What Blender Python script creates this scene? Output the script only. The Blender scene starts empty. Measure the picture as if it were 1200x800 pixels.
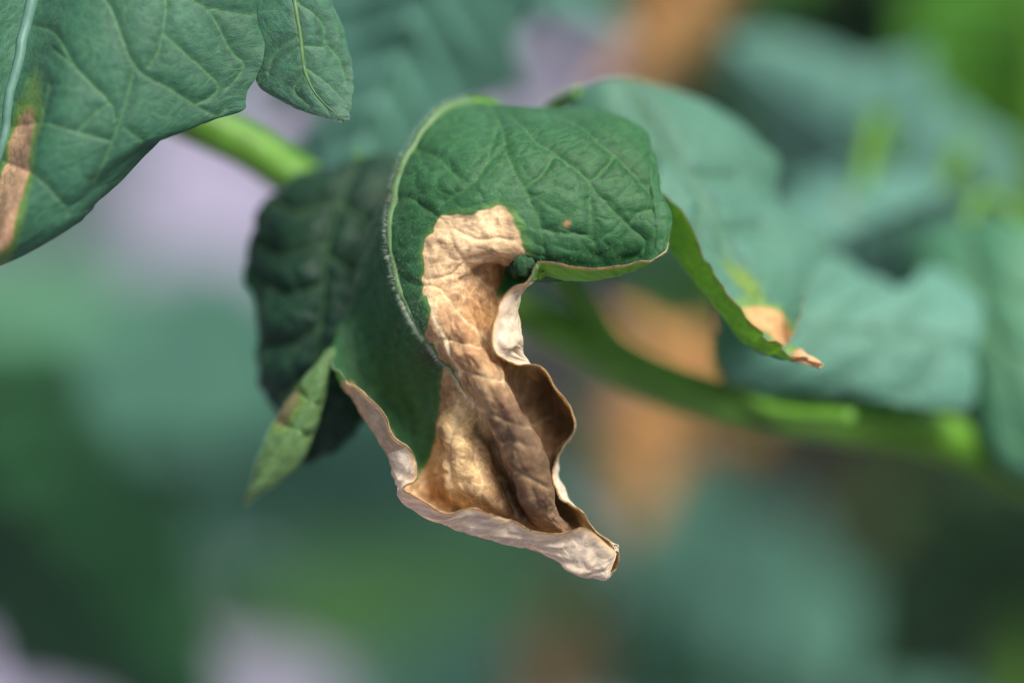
import bpy, math
import numpy as np
from mathutils import Vector

# ------------------------------------------------------------------ camera, world, light, exposure
scene = bpy.context.scene
col = scene.collection
PITCH = math.radians(17.0)
FOCUS = 0.389                       # metres from the lens to the plane that is sharp
CAM = np.array([0.0, -FOCUS * math.cos(PITCH), 0.62 + FOCUS * math.sin(PITCH)])
FWD = np.array([0.0, math.cos(PITCH), -math.sin(PITCH)])
UPV = np.array([0.0, math.sin(PITCH), math.cos(PITCH)])
RGT = np.array([1.0, 0.0, 0.0])
cam_d = bpy.data.cameras.new("camera")
cam_d.lens = 100.0
cam_d.sensor_width = 36.0
cam_d.clip_start = 0.01
cam_d.clip_end = 200.0
cam_d.dof.use_dof = True
cam_d.dof.focus_distance = FOCUS - 0.001
cam_d.dof.aperture_fstop = 3.0
cam = bpy.data.objects.new("camera", cam_d)
col.objects.link(cam)
cam.location = CAM
cam.rotation_euler = (math.pi / 2 - PITCH, 0, 0)
scene.camera = cam

SUN_ELEV, SUN_AZ = math.radians(58), math.radians(134)   # azimuth clockwise from +Y: from the right, behind the camera
world = bpy.data.worlds.new("World")
scene.world = world
world.use_nodes = True
wn = world.node_tree.nodes
sky = wn.new("ShaderNodeTexSky")
sky.sky_type = 'NISHITA'
sky.sun_disc = False
sky.sun_elevation = SUN_ELEV
sky.sun_rotation = SUN_AZ
sky.air_density = 1.0
sky.dust_density = 4.5
world.node_tree.links.new(sky.outputs[0], wn["Background"].inputs[0])
wn["Background"].inputs[1].default_value = 0.085
sun_d = bpy.data.lights.new("sun", 'SUN')
sun_d.energy = 3.0
sun_d.angle = math.radians(24)
sun_d.color = (1.0, 0.95, 0.88)
sun = bpy.data.objects.new("sun", sun_d)
col.objects.link(sun)
sdir = Vector((math.sin(SUN_AZ) * math.cos(SUN_ELEV), math.cos(SUN_AZ) * math.cos(SUN_ELEV), math.sin(SUN_ELEV)))
sun.rotation_euler = sdir.to_track_quat('Z', 'Y').to_euler()
sun.location = sdir * 3

scene.view_settings.view_transform = 'Standard'
scene.view_settings.look = 'None'
scene.view_settings.exposure = 0.76
scene.view_settings.gamma = 1.0
scene.render.engine = 'CYCLES'
scene.cycles.use_denoising = True
scene.cycles.filter_width = 1.15
scene.cycles.max_bounces = 6
scene.cycles.diffuse_bounces = 4
scene.cycles.sample_clamp_indirect = 4.0

# ------------------------------------------------------------------ helpers
rng = np.random.default_rng(7)


def P(g):
    """(..., 3) array of photo pixel x, y (1200 x 800) and millimetres behind the sharp plane -> world metres."""
    g = np.asarray(g, float)
    dep = FOCUS + g[..., 2:3] * 0.001
    k = 0.36 / 1200.0
    return CAM + dep * (FWD + (g[..., 0:1] - 600) * k * RGT - (g[..., 1:2] - 400) * k * UPV)


def srgb(r, g, b):
    c = np.array([r, g, b], float) / 255.0
    return np.where(c <= 0.04045, c / 12.92, ((c + 0.055) / 1.055) ** 2.4)


def _hash(i, seed):
    h = (i[..., 0] * 374761393 + i[..., 1] * 668265263 + i[..., 2] * 2147483647 + seed * 974634777) & 0xFFFFFFFF
    h = ((h ^ (h >> 13)) * 1274126177) & 0xFFFFFFFF
    return ((h ^ (h >> 16)) & 0xFFFF) / 65535.0


def noise3(p, seed=0):
    """value noise in -1..1 at points (..., 3)"""
    f = np.floor(p).astype(np.int64)
    t = p - f
    t = t * t * t * (t * (t * 6 - 15) + 10)
    out = 0
    for dx in (0, 1):
        for dy in (0, 1):
            for dz in (0, 1):
                w = (t[..., 0] if dx else 1 - t[..., 0]) * (t[..., 1] if dy else 1 - t[..., 1]) * (t[..., 2] if dz else 1 - t[..., 2])
                out = out + w * _hash(f + np.array([dx, dy, dz]), seed)
    return out * 2 - 1


def fbm(p, seed=0, octs=3):
    s, a = 0, 1.0
    for o in range(octs):
        s = s + a * noise3(p * 2 ** o, seed + o * 17)
        a *= 0.5
    return s / 1.75


def catmull(a, n):
    """interpolate along axis 0 to n samples"""
    m = a.shape[0]
    x = np.linspace(0, m - 1, n)
    i = np.minimum(x.astype(int), m - 2)
    t = (x - i).reshape((-1,) + (1,) * (a.ndim - 1))
    pad = np.concatenate([2 * a[:1] - a[1:2], a, 2 * a[-1:] - a[-2:-1]])
    p0, p1, p2, p3 = pad[i], pad[i + 1], pad[i + 2], pad[i + 3]
    return 0.5 * (2 * p1 + (p2 - p0) * t + (2 * p0 - 5 * p1 + 4 * p2 - p3) * t ** 2 + (3 * p1 - p0 - 3 * p2 + p3) * t ** 3)


def smooth(a, k, axis):
    """light averaging along an axis, ends kept"""
    for _ in range(k):
        b = a.copy()
        s = [slice(None)] * a.ndim
        lo, mi, hi = list(s), list(s), list(s)
        lo[axis], mi[axis], hi[axis] = slice(0, -2), slice(1, -1), slice(2, None)
        b[tuple(mi)] = 0.25 * a[tuple(lo)] + 0.5 * a[tuple(mi)] + 0.25 * a[tuple(hi)]
        a = b
    return a


def sheet(ctrl, nu, nv, sm=4):
    g = catmull(np.asarray(ctrl, float), nu)
    g = catmull(g.transpose(1, 0, 2), nv).transpose(1, 0, 2)
    return smooth(smooth(g, sm, 0), sm, 1)


def seg_dist(x, y, lines):
    """distance in pixels from points to a set of polylines, and the width of the nearest"""
    best = np.full(x.shape, 1e9)
    for pl in lines:
        pl = catmull(np.array(pl, float), 4 * len(pl))
        for (ax, ay), (bx, by) in zip(pl[:-1], pl[1:]):
            dx, dy = bx - ax, by - ay
            t = np.clip(((x - ax) * dx + (y - ay) * dy) / (dx * dx + dy * dy + 1e-9), 0, 1)
            best = np.minimum(best, np.hypot(x - ax - t * dx, y - ay - t * dy))
    return best


def in_poly(x, y, poly):
    """signed-ish inside test"""
    ins = np.zeros(x.shape, bool)
    n = len(poly)
    for i in range(n):
        x1, y1 = poly[i]
        x2, y2 = poly[(i + 1) % n]
        c = ((y1 > y) != (y2 > y)) & (x < (x2 - x1) * (y - y1) / (y2 - y1 + 1e-12) + x1)
        ins ^= c
    return ins


def normals(W):
    du = np.gradient(W, axis=0)
    dv = np.gradient(W, axis=1)
    n = np.cross(du, dv)
    return n / (np.linalg.norm(n, axis=-1, keepdims=True) + 1e-12)


def surf_uv(W, mid):
    """arc-length coordinates in metres: s along the midrib, t across"""
    st = np.linalg.norm(np.diff(W, axis=1), axis=-1)
    t = np.concatenate([np.zeros((W.shape[0], 1)), np.cumsum(st, 1)], 1)
    t = t - t[:, mid:mid + 1]
    ss = np.linalg.norm(np.diff(W[:, mid], axis=0), axis=-1)
    s = np.concatenate([[0], np.cumsum(ss)])[:, None] + 0 * t
    return s, t


def cells(s, t, size, seed=0):
    """distance to the borders of irregular cells of about that size in metres: the net of small veins"""
    p = np.stack([s / size, t / size], -1)
    p = p + 0.25 * np.stack([noise3(np.concatenate([p * 1.7, 0 * p[..., :1]], -1), seed), noise3(np.concatenate([p * 1.7 + 9, 0 * p[..., :1]], -1), seed)], -1)
    f = np.floor(p).astype(np.int64)
    f1 = np.full(s.shape, 9.0); f2 = f1.copy()
    for dx in (-1, 0, 1):
        for dy in (-1, 0, 1):
            q = f + np.array([dx, dy])
            q3 = np.concatenate([q, 0 * q[..., :1]], -1)
            d = np.hypot(q[..., 0] + _hash(q3, seed + 1) - p[..., 0], q[..., 1] + _hash(q3, seed + 2) - p[..., 1])
            f2 = np.minimum(f2, np.maximum(d, f1)); f1 = np.minimum(f1, d)
    return f2 - f1


# ------------------------------------------------------------------ materials
def new_mat(name):
    m = bpy.data.materials.new(name)
    m.use_nodes = True
    nt = m.node_tree
    return m, nt, nt.nodes["Principled BSDF"], nt.nodes["Material Output"]


def N(nt, t, **kw):
    n = nt.nodes.new(t)
    for k, v in kw.items():
        setattr(n, k, v)
    return n


def leaf_material(name, fine=1.0):
    """colour from the attribute Col (its alpha says how dry), fine mottle and relief from noise in leaf coordinates"""
    m, nt, b, out = new_mat(name)
    L = nt.links.new
    at = N(nt, "ShaderNodeAttribute", attribute_name="Col")
    uv = N(nt, "ShaderNodeUVMap", uv_map="UVMap")
    n1 = N(nt, "ShaderNodeTexNoise"); n1.inputs["Scale"].default_value = 900; n1.inputs["Detail"].default_value = 4
    n2 = N(nt, "ShaderNodeTexNoise"); n2.inputs["Scale"].default_value = 3800; n2.inputs["Detail"].default_value = 2
    vo = N(nt, "ShaderNodeTexVoronoi", feature='DISTANCE_TO_EDGE'); vo.inputs["Scale"].default_value = 620
    wp = N(nt, "ShaderNodeTexNoise"); wp.inputs["Scale"].default_value = 500
    add = N(nt, "ShaderNodeVectorMath", operation='MULTIPLY_ADD')
    add.inputs[1].default_value = (0.0022, 0.0022, 0)
    L(uv.outputs[0], wp.inputs["Vector"]); L(wp.outputs["Color"], add.inputs[0]); L(uv.outputs[0], add.inputs[2])
    L(add.outputs[0], vo.inputs["Vector"])
    for n in (n1, n2):
        L(uv.outputs[0], n.inputs["Vector"])
    # colour mottle
    mr = N(nt, "ShaderNodeMapRange"); mr.inputs[1].default_value = 0.3; mr.inputs[2].default_value = 0.7
    mr.inputs[3].default_value = 0.82; mr.inputs[4].default_value = 1.18
    L(n1.outputs[0], mr.inputs[0])
    mv = N(nt, "ShaderNodeMapRange"); mv.inputs[1].default_value = 0.0; mv.inputs[2].default_value = 0.07
    mv.inputs[3].default_value = 1.10; mv.inputs[4].default_value = 1.0      # finest veins a touch paler
    L(vo.outputs[0], mv.inputs[0])
    ma = N(nt, "ShaderNodeMapRange"); ma.inputs[3].default_value = 1.14; ma.inputs[4].default_value = 1.32
    L(at.outputs["Alpha"], ma.inputs[0]); L(ma.outputs[0], mv.inputs[3])
    mu = N(nt, "ShaderNodeMath", operation='MULTIPLY'); L(mr.outputs[0], mu.inputs[0]); L(mv.outputs[0], mu.inputs[1])
    vm = N(nt, "ShaderNodeVectorMath", operation='SCALE'); L(at.outputs["Color"], vm.inputs[0]); L(mu.outputs[0], vm.inputs["Scale"])
    # tiny pale dust specks and hair bases
    sp = N(nt, "ShaderNodeMapRange"); sp.inputs[1].default_value = 0.66; sp.inputs[2].default_value = 0.76
    sp.inputs[3].default_value = 0.0; sp.inputs[4].default_value = 0.35
    L(n2.outputs[0], sp.inputs[0])
    mx = N(nt, "ShaderNodeMix", data_type='RGBA'); L(sp.outputs[0], mx.inputs[0]); L(vm.outputs[0], mx.inputs[6])
    mx.inputs[7].default_value = (0.30, 0.40, 0.34, 1)
    L(mx.outputs[2], b.inputs["Base Color"])
    ro = N(nt, "ShaderNodeMapRange"); ro.inputs[2].default_value = 0.45; ro.inputs[3].default_value = 0.58; ro.inputs[4].default_value = 0.78
    L(at.outputs["Alpha"], ro.inputs[0]); L(ro.outputs[0], b.inputs["Roughness"])
    si = N(nt, "ShaderNodeMapRange"); si.inputs[2].default_value = 0.45; si.inputs[3].default_value = 0.38; si.inputs[4].default_value = 0.22
    L(at.outputs["Alpha"], si.inputs[0]); L(si.outputs[0], b.inputs["Specular IOR Level"])
    sh = N(nt, "ShaderNodeMapRange"); sh.inputs[3].default_value = 0.14; sh.inputs[4].default_value = 0.05
    L(at.outputs["Alpha"], sh.inputs[0]); L(sh.outputs[0], b.inputs["Sheen Weight"])
    b.inputs["Sheen Roughness"].default_value = 0.45; b.inputs["Sheen Tint"].default_value = (0.75, 0.95, 1.0, 1)
    # relief
    bh = N(nt, "ShaderNodeMath", operation='MULTIPLY_ADD'); bh.inputs[1].default_value = 0.9
    mv2 = N(nt, "ShaderNodeMapRange"); mv2.inputs[2].default_value = 0.25; mv2.inputs[4].default_value = 0.55
    L(vo.outputs[0], mv2.inputs[0])
    L(n2.outputs[0], bh.inputs[0]); L(mv2.outputs[0], bh.inputs[2])
    bp = N(nt, "ShaderNodeBump"); bp.inputs["Strength"].default_value = 0.55 * fine; bp.inputs["Distance"].default_value = 0.00012
    L(bh.outputs[0], bp.inputs["Height"]); L(bp.outputs[0], b.inputs["Normal"])
    # light passing through the blade
    tr = N(nt, "ShaderNodeBsdfTranslucent")
    tc = N(nt, "ShaderNodeVectorMath", operation='MULTIPLY'); tm = N(nt, "ShaderNodeMix", data_type='RGBA'); tm.inputs[6].default_value = (1.8, 1.9, 0.6, 1); tm.inputs[7].default_value = (1.1, 1.0, 0.92, 1)
    L(at.outputs["Alpha"], tm.inputs[0]); L(tm.outputs[2], tc.inputs[1])
    L(mx.outputs[2], tc.inputs[0]); L(tc.outputs[0], tr.inputs["Color"])
    ms = N(nt, "ShaderNodeMixShader"); ms.inputs[0].default_value = 0.34
    L(b.outputs[0], ms.inputs[1]); L(tr.outputs[0], ms.inputs[2]); L(ms.outputs[0], out.inputs[0])
    return m


def plain_mat(name, c, rough=0.5, noise_scale=400, amt=0.25, bump=0.0, trans=0.0):
    m, nt, b, out = new_mat(name)
    L = nt.links.new
    tc = N(nt, "ShaderNodeTexCoord")
    n1 = N(nt, "ShaderNodeTexNoise"); n1.inputs["Scale"].default_value = noise_scale; n1.inputs["Detail"].default_value = 5
    L(tc.outputs["Object"], n1.inputs["Vector"])
    mr = N(nt, "ShaderNodeMapRange"); mr.inputs[1].default_value = 0.3; mr.inputs[2].default_value = 0.7
    mr.inputs[3].default_value = 1 - amt; mr.inputs[4].default_value = 1 + amt
    L(n1.outputs[0], mr.inputs[0])
    vm = N(nt, "ShaderNodeVectorMath", operation='SCALE'); vm.inputs[0].default_value = tuple(c)
    L(mr.outputs[0], vm.inputs["Scale"]); L(vm.outputs[0], b.inputs["Base Color"])
    b.inputs["Roughness"].default_value = rough
    b.inputs["Specular IOR Level"].default_value = 0.08 if rough > 0.9 else 0.4
    if bump:
        bp = N(nt, "ShaderNodeBump"); bp.inputs["Distance"].default_value = bump
        L(n1.outputs[0], bp.inputs["Height"]); L(bp.outputs[0], b.inputs["Normal"])
    if trans:
        tr = N(nt, "ShaderNodeBsdfTranslucent"); L(vm.outputs[0], tr.inputs["Color"])
        ms = N(nt, "ShaderNodeMixShader"); ms.inputs[0].default_value = trans
        L(b.outputs[0], ms.inputs[1]); L(tr.outputs[0], ms.inputs[2]); L(ms.outputs[0], out.inputs[0])
    return m


M_LEAF = leaf_material("leaf_surface")
M_STEM = plain_mat("green_stem", srgb(92, 142, 46), 0.45, 300, 0.2, 0.0002, 0.12)
M_RIB = plain_mat("pale_midrib", srgb(90, 126, 78), 0.5, 700, 0.15, 0.00005, 0.15)
M_RIB_COOL = plain_mat("cool_pale_midrib", srgb(92, 132, 118), 0.5, 700, 0.15, 0.00005, 0.1)
M_HAIR = plain_mat("pale_hair", srgb(205, 220, 200), 0.6, 400, 0.1, 0, 0.4)
M_SOIL = plain_mat("dark_soil", srgb(32, 30, 27), 0.95, 25, 0.5, 0.02)
M_FILM = plain_mat("pale_mulch_film", srgb(142, 136, 156), 0.55, 6, 0.18, 0.01)


# ------------------------------------------------------------------ mesh builders
def link(o, parent=None):
    col.objects.link(o)
    if parent is not None:
        o.parent = parent
        o.matrix_parent_inverse = parent.matrix_world.inverted()
    return o


def empty(name, loc):
    o = bpy.data.objects.new(name, None)
    o.location = loc
    o.empty_display_size = 0.02
    col.objects.link(o)
    bpy.context.view_layer.update()
    return o


def tag(o, label=None, cat=None, group=None, kind=None):
    for k, v in (("label", label), ("category", cat), ("group", group), ("kind", kind)):
        if v:
            o[k] = v
    return o


def raw_mesh(name, verts, faces, mat, parent, cols=None, uvs=None, nrm=None, smooth_=True):
    me = bpy.data.meshes.new(name)
    verts = np.asarray(verts, np.float64)
    faces = np.asarray(faces, np.int64)
    fl = faces.shape[1]
    me.vertices.add(len(verts)); me.vertices.foreach_set("co", verts.ravel().astype(np.float32))
    me.loops.add(faces.size); me.loops.foreach_set("vertex_index", faces.ravel().astype(np.int32))
    me.polygons.add(len(faces))
    me.polygons.foreach_set("loop_start", np.arange(0, faces.size, fl, dtype=np.int32))
    me.update(calc_edges=True)
    if smooth_:
        me.polygons.foreach_set("use_smooth", np.ones(len(faces), bool))
    if cols is not None:
        a = me.color_attributes.new("Col", 'FLOAT_COLOR', 'POINT')
        a.data.foreach_set("color", np.asarray(cols, np.float32).ravel())
    if uvs is not None:
        l = me.uv_layers.new(name="UVMap")
        l.data.foreach_set("uv", np.asarray(uvs, np.float32)[faces.ravel()].ravel())
    if nrm is not None:
        me.normals_split_custom_set_from_vertices(np.asarray(nrm, np.float32))
    me.materials.append(mat)
    me.validate()
    o = bpy.data.objects.new(name, me)
    return link(o, parent)


def leaf_mesh(W, colF, colB, edge_col, th, parent, name, mat=None, mid=None, split=None, split_name=None):
    """A blade with two faces and a rim. W (nu,nv,3) world; colF/colB (nu,nv,4). split: bool grid of faces that
    become a part of their own."""
    mat = mat or M_LEAF
    nu, nv = W.shape[:2]
    n = normals(W)
    F = W + n * (th / 2)[..., None] if np.ndim(th) else W + n * th / 2
    B = W - n * (th / 2)[..., None] if np.ndim(th) else W - n * th / 2
    mid = nv // 2 if mid is None else mid
    s, t = surf_uv(W, mid)
    uv = np.stack([s, t], -1)
    idx = np.arange(nu * nv).reshape(nu, nv)
    q = np.stack([idx[:-1, :-1], idx[1:, :-1], idx[1:, 1:], idx[:-1, 1:]], -1).reshape(-1, 4)
    NB = nu * nv
    qb = q[:, ::-1] + NB
    # rim
    loop = np.concatenate([idx[0, :-1], idx[:-1, -1], idx[-1, :0:-1], idx[:0:-1, 0]])
    nxt = np.roll(loop, -1)
    k = len(loop)
    R0 = 2 * NB
    rimF, rimB = R0 + np.arange(k), R0 + k + np.arange(k)
    qr = np.stack([rimF, rimF[(np.arange(k) + 1) % k], rimB[(np.arange(k) + 1) % k], rimB], -1)
    V = np.concatenate([F.reshape(-1, 3), B.reshape(-1, 3), F.reshape(-1, 3)[loop], B.reshape(-1, 3)[loop]])
    ec = edge_col.reshape(-1, 4)[loop]
    C = np.concatenate([colF.reshape(-1, 4), colB.reshape(-1, 4), ec, ec])
    U = np.concatenate([uv.reshape(-1, 2), uv.reshape(-1, 2) + 0.5, uv.reshape(-1, 2)[loop], uv.reshape(-1, 2)[loop]])
    Nn = np.concatenate([n.reshape(-1, 3), -n.reshape(-1, 3), n.reshape(-1, 3)[loop], -n.reshape(-1, 3)[loop]])
    faces = np.concatenate([q, qb, qr])
    # outward check is not needed: both sides are drawn
    if split is None:
        return [raw_mesh(name, V, faces, mat, parent, C, U, Nn)]
    sf = split.reshape(-1)
    lab = np.zeros(nu * nv, bool)
    fv = (split).astype(bool)
    vm = np.zeros((nu, nv), bool)
    vm[:-1, :-1] |= fv; vm[1:, :-1] |= fv; vm[:-1, 1:] |= fv; vm[1:, 1:] |= fv
    lab = vm.reshape(-1)
    rs = lab[loop] & lab[nxt]
    sel = np.concatenate([sf, sf, rs])
    out = []
    for nm, ss in ((name, ~sel), (split_name, sel)):
        f = faces[ss]
        used, inv = np.unique(f.ravel(), return_inverse=True)
        out.append(raw_mesh(nm, V[used], inv.reshape(-1, 4), mat, parent, C[used], U[used], Nn[used]))
    return out


def tube(name, pts, radii, mat, parent, seg=12, n=60, wob=0.0):
    """a tapered round stalk along world points"""
    p = catmull(np.asarray(pts, float), n)
    r = np.interp(np.linspace(0, 1, n), np.linspace(0, 1, len(radii)), radii)
    t = np.gradient(p, axis=0); t /= np.linalg.norm(t, axis=1, keepdims=True) + 1e-12
    ref = np.array([0.3, -0.9, 0.2])
    V = []
    a = np.linspace(0, 2 * np.pi, seg, endpoint=False)
    for i in range(n):
        x = np.cross(t[i], ref); x /= np.linalg.norm(x) + 1e-12
        y = np.cross(t[i], x)
        ref = -np.cross(t[i], x) * -1 if False else ref
        rr = r[i] * (1 + wob * np.sin(3 * a + i * 0.2))
        V.append(p[i] + (np.cos(a) * rr)[:, None] * x + (np.sin(a) * rr)[:, None] * y)
    V = np.concatenate(V + [p[:1], p[-1:]])
    ii = np.arange(n * seg).reshape(n, seg)
    q = np.stack([ii[:-1], np.roll(ii[:-1], -1, 1), np.roll(ii[1:], -1, 1), ii[1:]], -1).reshape(-1, 4)
    c0 = np.stack([ii[0], np.roll(ii[0], -1), np.full(seg, n * seg), np.full(seg, n * seg)], -1)
    faces = [tuple(f) for f in q] + [(int(a_), int(b_), n * seg) for a_, b_ in zip(np.roll(ii[0], -1), ii[0])] + \
            [(int(a_), int(b_), n * seg + 1) for a_, b_ in zip(ii[-1], np.roll(ii[-1], -1))]
    me = bpy.data.meshes.new(name)
    me.from_pydata(V.tolist(), [], [tuple(int(v) for v in f) for f in faces])
    me.polygons.foreach_set("use_smooth", np.ones(len(me.polygons), bool))
    me.materials.append(mat)
    o = bpy.data.objects.new(name, me)
    return link(o, parent)


def hairs(name, pts, dirs, length, width, parent):
    """fine upright hairs: one thin bent blade of two triangles each"""
    n = len(pts)
    d = dirs / (np.linalg.norm(dirs, axis=1, keepdims=True) + 1e-12)
    sd = np.cross(d, rng.normal(size=(n, 3))); sd /= np.linalg.norm(sd, axis=1, keepdims=True) + 1e-12
    L = (length * rng.uniform(0.5, 1.2, n))[:, None]
    bend = rng.normal(size=(n, 3)) * 0.18 * L
    a = pts - sd * width / 2; b = pts + sd * width / 2
    c = pts + d * L * 0.55 + sd * width * 0.35; e = pts + d * L * 0.55 - sd * width * 0.35
    tip = pts + d * L + bend
    V = np.concatenate([a, b, c, e, tip])
    i = np.arange(n)
    tri = np.concatenate([np.stack([i, i + n, i + 2 * n], -1), np.stack([i, i + 2 * n, i + 3 * n], -1),
                          np.stack([i + 3 * n, i + 2 * n, i + 4 * n], -1)])
    o = raw_mesh(name, V, tri, M_HAIR, parent, smooth_=False)
    o["kind"] = "stuff"
    return o


def rgba(c, dry=0.0, shape=()):
    out = np.zeros(shape + (4,)); out[..., :3] = c; out[..., 3] = dry
    return out


def blend(base, c, w):
    return base * (1 - w[..., None]) + np.asarray(c) * w[..., None]


# ------------------------------------------------------------------ the setting
def flat(name, poly, z, mat):
    me = bpy.data.meshes.new(name)
    me.from_pydata([(x, y, z) for x, y in poly], [], [tuple(range(len(poly)))])
    me.materials.append(mat)
    o = bpy.data.objects.new(name, me); col.objects.link(o)
    o["kind"] = "structure"
    return o


flat("ground", [(-60, -60), (60, -60), (60, 60), (-60, 60)], 0.0, M_SOIL)
flat("mulch_sheet_path", [(-6, -3), (0.12, -3), (0.14, 12), (-6, 12)], 0.004, M_FILM)

# ------------------------------------------------------------------ foreground plant
fg = empty("tomato_plant", tuple(P([1750, 560, 70])[:2]) + (0.0,))
tag(fg, "tomato plant whose curled leaf has a dead brown papery patch and rolled tip", "plant")

# rachis that runs behind the leaves and on to the plant's main stem
stem_px = [(150, 95, 32), (215, 135, 34), (290, 172, 36), (350, 212, 38), (430, 262, 40), (520, 310, 42), (600, 358, 43),
           (690, 405, 43), (770, 446, 43), (880, 480, 43), (1000, 496, 44), (1080, 504, 48), (1150, 530, 54), (1230, 570, 60), (1400, 600, 64), (1750, 560, 70)]
sp = P(np.array(stem_px))
tube("stem", sp, [0.0032, 0.0033, 0.0034, 0.0034, 0.0034, 0.0034, 0.0034, 0.0038, 0.0034, 0.0035, 0.0037, 0.0037, 0.0037, 0.0038, 0.004], M_STEM, fg, 16, 140, 0.03)
ms_top = P([1750, 420, 70]); ms_j = P([1750, 560, 70])
tube("main_stem", [(ms_j[0] + 0.004, ms_j[1], -0.01), (ms_j[0] - 0.003, ms_j[1], 0.25), ms_j, ms_top + np.array([0, 0, 0.10])],
     [0.008, 0.007, 0.006, 0.004], M_STEM, fg, 16, 50, 0.03)

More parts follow.
